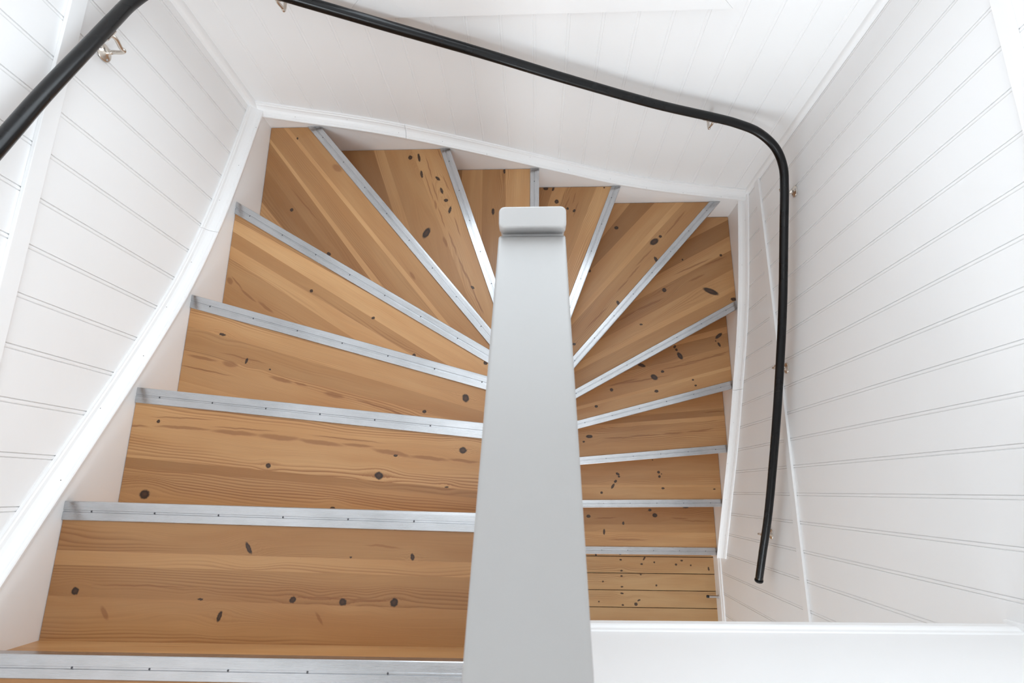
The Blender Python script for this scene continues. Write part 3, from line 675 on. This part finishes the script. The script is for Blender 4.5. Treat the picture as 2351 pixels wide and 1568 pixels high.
# ------------------------------------------------------------------ wall handrail
RAIL_R = 0.0192
path = [(-1.190, 0.20, 3.28), (-1.190, 0.45, 3.185), (-1.190, 0.739, 3.076), (-1.190, 0.922, 3.008), (-1.190, 1.132, 2.924), (-1.190, 1.287, 2.862),
        (-1.186, 1.385, 2.823), (-1.160, 1.480, 2.783), (-1.095, 1.556, 2.744), (-0.995, 1.588, 2.705), (-0.900, 1.590, 2.667),
        (-0.772, 1.590, 2.611), (-0.504, 1.590, 2.493), (-0.205, 1.590, 2.364), (0.129, 1.590, 2.212), (0.507, 1.590, 2.050), (0.793, 1.590, 1.948),
        (0.905, 1.586, 1.908), (1.010, 1.566, 1.870), (1.095, 1.514, 1.829), (1.138, 1.440, 1.791), (1.150, 1.350, 1.753),
        (1.150, 1.183, 1.703), (1.150, 0.838, 1.595), (1.150, 0.552, 1.483), (1.150, 0.260, 1.354), (1.150, -0.086, 1.181), (1.150, -0.302, 1.045), (1.150, -0.442, 0.957)]
rail = empty('handrail', (1.22, -0.2, 1.0))
tag(rail, 'black round handrail following the white walls on small nickel brackets', 'handrail')
RP = Matrix.Translation((-1.22, 0.2, -1.0))
curve = smoothcurve(path, 6)
bm = bmesh.new(); tube(bm, curve, RAIL_R, 28)
ro = obj('rail', fixnormals(bm), BLACK, rail); ro.matrix_parent_inverse = RP
e, e2 = Vector(path[-1]), Vector(path[-2]); ax = (e - e2).normalized()
bm = bmesh.new(); lathe(bm, e - ax * 0.004, ax, [(0, 0.0193), (0.001, 0.0212), (0.006, 0.0218), (0.009, 0.0205), (0.011, 0.016), (0.0115, 0.002)], 28)
obj('end_cap', fixnormals(bm), RUBBER, ro)

def rail_at(axis, val):
    """point and tangent of the rail where one coordinate has the given value (searched on the straight runs)."""
    best = None
    for i in range(1, len(curve)):
        p, q = curve[i - 1], curve[i]
        if axis == 'L' and p.x < -1.18 or axis == 'R' and p.x > 1.145:
            a, b = p.y, q.y
        elif axis == 'B' and p.y > 1.585:
            a, b = p.x, q.x
        else: continue
        if min(a, b) <= val <= max(a, b): return p + (q - p) * ((val - a) / (b - a)), (q - p).normalized()
def bracket(axis, val, drop):
    P, T = rail_at(axis, val)
    nrm = {'L': Vector((1, 0, 0)), 'R': Vector((-1, 0, 0)), 'B': Vector((0, -1, 0))}[axis]
    wallpt = Vector(P)
    if axis == 'L': wallpt.x = WL
    elif axis == 'R': wallpt.x = WR
    else: wallpt.y = WB
    wallpt.z -= drop
    off = abs((P - wallpt).dot(nrm))
    under = P + Vector((0, 0, -RAIL_R - 0.003))
    elbow = wallpt + nrm * (off - 0.003)
    arm = [wallpt + nrm * 0.012, wallpt + nrm * 0.035, wallpt + nrm * (off - 0.026) + Vector((0, 0, -0.001)), elbow + nrm * -0.008, elbow + Vector((0, 0, 0.006)) + nrm * -0.001,
           elbow + Vector((0, 0, 0.016)) - nrm * 0.003, under + Vector((0, 0, -0.014)) + nrm * 0.004, under]
    bm = bmesh.new()
    c = smoothcurve(arm, 5)
    tube(bm, c, 0.0056, 14)
    # saddle plate under the rail
    side = T.cross(Vector((0, 0, 1))).normalized(); up = side.cross(T)
    cen = P - up * (RAIL_R + 0.0006)
    rings = []
    for s in (-0.026, -0.024, 0.024, 0.026):
        w = 0.0105 if abs(s) < 0.025 else 0.008
        ring = []
        for i in range(7):
            t = -1 + i / 3
            ring.append(cen + T * s + side * (w * t) + up * (0.0028 * t * t))
        for i in range(7):
            t = 1 - i / 3
            ring.append(cen + T * s + side * (w * t) + up * (0.0028 * t * t - 0.0026))
        rings.append(ring)
    loft(bm, rings)
    b = obj('bracket', fixnormals(bm), NICKEL, rail); b.matrix_parent_inverse = RP
    b['label'] = 'nickel handrail bracket'
    bm = bmesh.new()
    lathe(bm, wallpt, nrm, [(0.0, 0.0265), (0.0018, 0.0268), (0.0040, 0.0255), (0.0062, 0.0215), (0.0085, 0.0150), (0.0120, 0.0105), (0.0170, 0.0078), (0.0230, 0.0062), (0.0280, 0.0056)], 28)
    obj('wall_plate', fixnormals(bm), NICKEL, b)
    lat = nrm.cross(Vector((0, 0, 1)))
    for k in range(3):
        t = math.radians(90 + 120 * k)
        c = wallpt + (lat * math.cos(t) + Vector((0, 0, 1)) * math.sin(t)) * 0.0205 + nrm * 0.0055
        bm = bmesh.new(); lathe(bm, c, nrm, [(0, 0.0034), (0.0022, 0.0033), (0.0032, 0.0022), (0.0034, 0.0004)], 12)
        obj('screw', fixnormals(bm), STEEL, b)
for a in (('L', 1.232, 0.086), ('B', -0.862, 0.082), ('B', 0.795, 0.088), ('R', 1.362, 0.056), ('R', 0.580, 0.095), ('R', -0.212, 0.105)):
    bracket(*a)

# ------------------------------------------------------------------ door stop on the lower skirting
ds = empty('door_stop', (1.205, -0.672, 0.055))
tag(ds, 'short steel door stop with black rubber tip on the skirting board by the lower floor', 'door stop')
DP = Matrix.Translation((-1.205, 0.672, -0.055))
bm = bmesh.new(); lathe(bm, (1.2055, -0.672, 0.055), (-1, 0, 0), [(0, 0.0115), (0.003, 0.0115), (0.0035, 0.0088), (0.064, 0.0088)], 20)
o = obj('rod', fixnormals(bm), STEEL, ds); o.matrix_parent_inverse = DP
bm = bmesh.new(); lathe(bm, (1.1415, -0.672, 0.055), (-1, 0, 0), [(0, 0.0090), (0.011, 0.0092), (0.0145, 0.0080), (0.016, 0.004)], 20)
o = obj('rubber_tip', fixnormals(bm), RUBBER, ds); o.matrix_parent_inverse = DP

# ------------------------------------------------------------------ light
w = bpy.data.worlds.new('overcast_sky'); SC.world = w; w.use_nodes = True
bg = w.node_tree.nodes['Background']; bg.inputs[0].default_value = (0.86, 0.93, 1.0, 1); bg.inputs[1].default_value = 1.2
def area(name, loc, rot, sx, sy, watts, col):
    l = bpy.data.lights.new(name, 'AREA'); l.shape = 'RECTANGLE'; l.size = sx; l.size_y = sy; l.energy = watts; l.color = col
    o = bpy.data.objects.new(name, l); COL.objects.link(o); o.location = loc; o.rotation_euler = rot
    return o
area('daylight_through_window', (0.005, WB + 0.172, (WZ0 + WZ1) / 2), (math.radians(-90), 0, 0), 1.18, 1.34, 22, (0.835, 0.93, 1.0))
area('added_front_fill', (0.0, YF + 0.06, 4.75), (math.radians(90), 0, 0), 1.8, 1.2, 84, (0.835, 0.93, 1.0))  # added fill light, no window here; brightens the back and side walls
area('added_lower_hall_fill', (0.58, YF + 0.06, 1.25), (math.radians(90), 0, 0), 1.1, 2.1, 46, (0.84, 0.932, 1.0))  # added fill in the unseen hall to lift the deep stairwell
area('upper_ceiling_lamp', (0.0, 0.5, TOP - 0.02), (0, 0, 0), 1.9, 1.8, 15, (0.88, 0.95, 1.0))

# ------------------------------------------------------------------ camera
cd = bpy.data.cameras.new('camera'); cam = bpy.data.objects.new('camera', cd); COL.objects.link(cam)
cam.location = (0.0, 0.0, 4.13578)
cam.rotation_euler = (0.25701217, 0.03998266, 0.00664624)
cd.sensor_width = 36.0; cd.lens = 1297.097 / 2351 * 36.0
cd.clip_start = 0.02
cd.dof.use_dof = True; cd.dof.focus_distance = 2.4; cd.dof.aperture_fstop = 8.0
SC.camera = cam

SC.view_settings.view_transform = 'Standard'; SC.view_settings.look = 'None'
SC.view_settings.gamma = 1.0; SC.view_settings.exposure = 0.13
SC.view_settings.use_curve_mapping = False
SC.cycles.max_bounces = 10; SC.cycles.diffuse_bounces = 9; SC.cycles.caustics_reflective = False
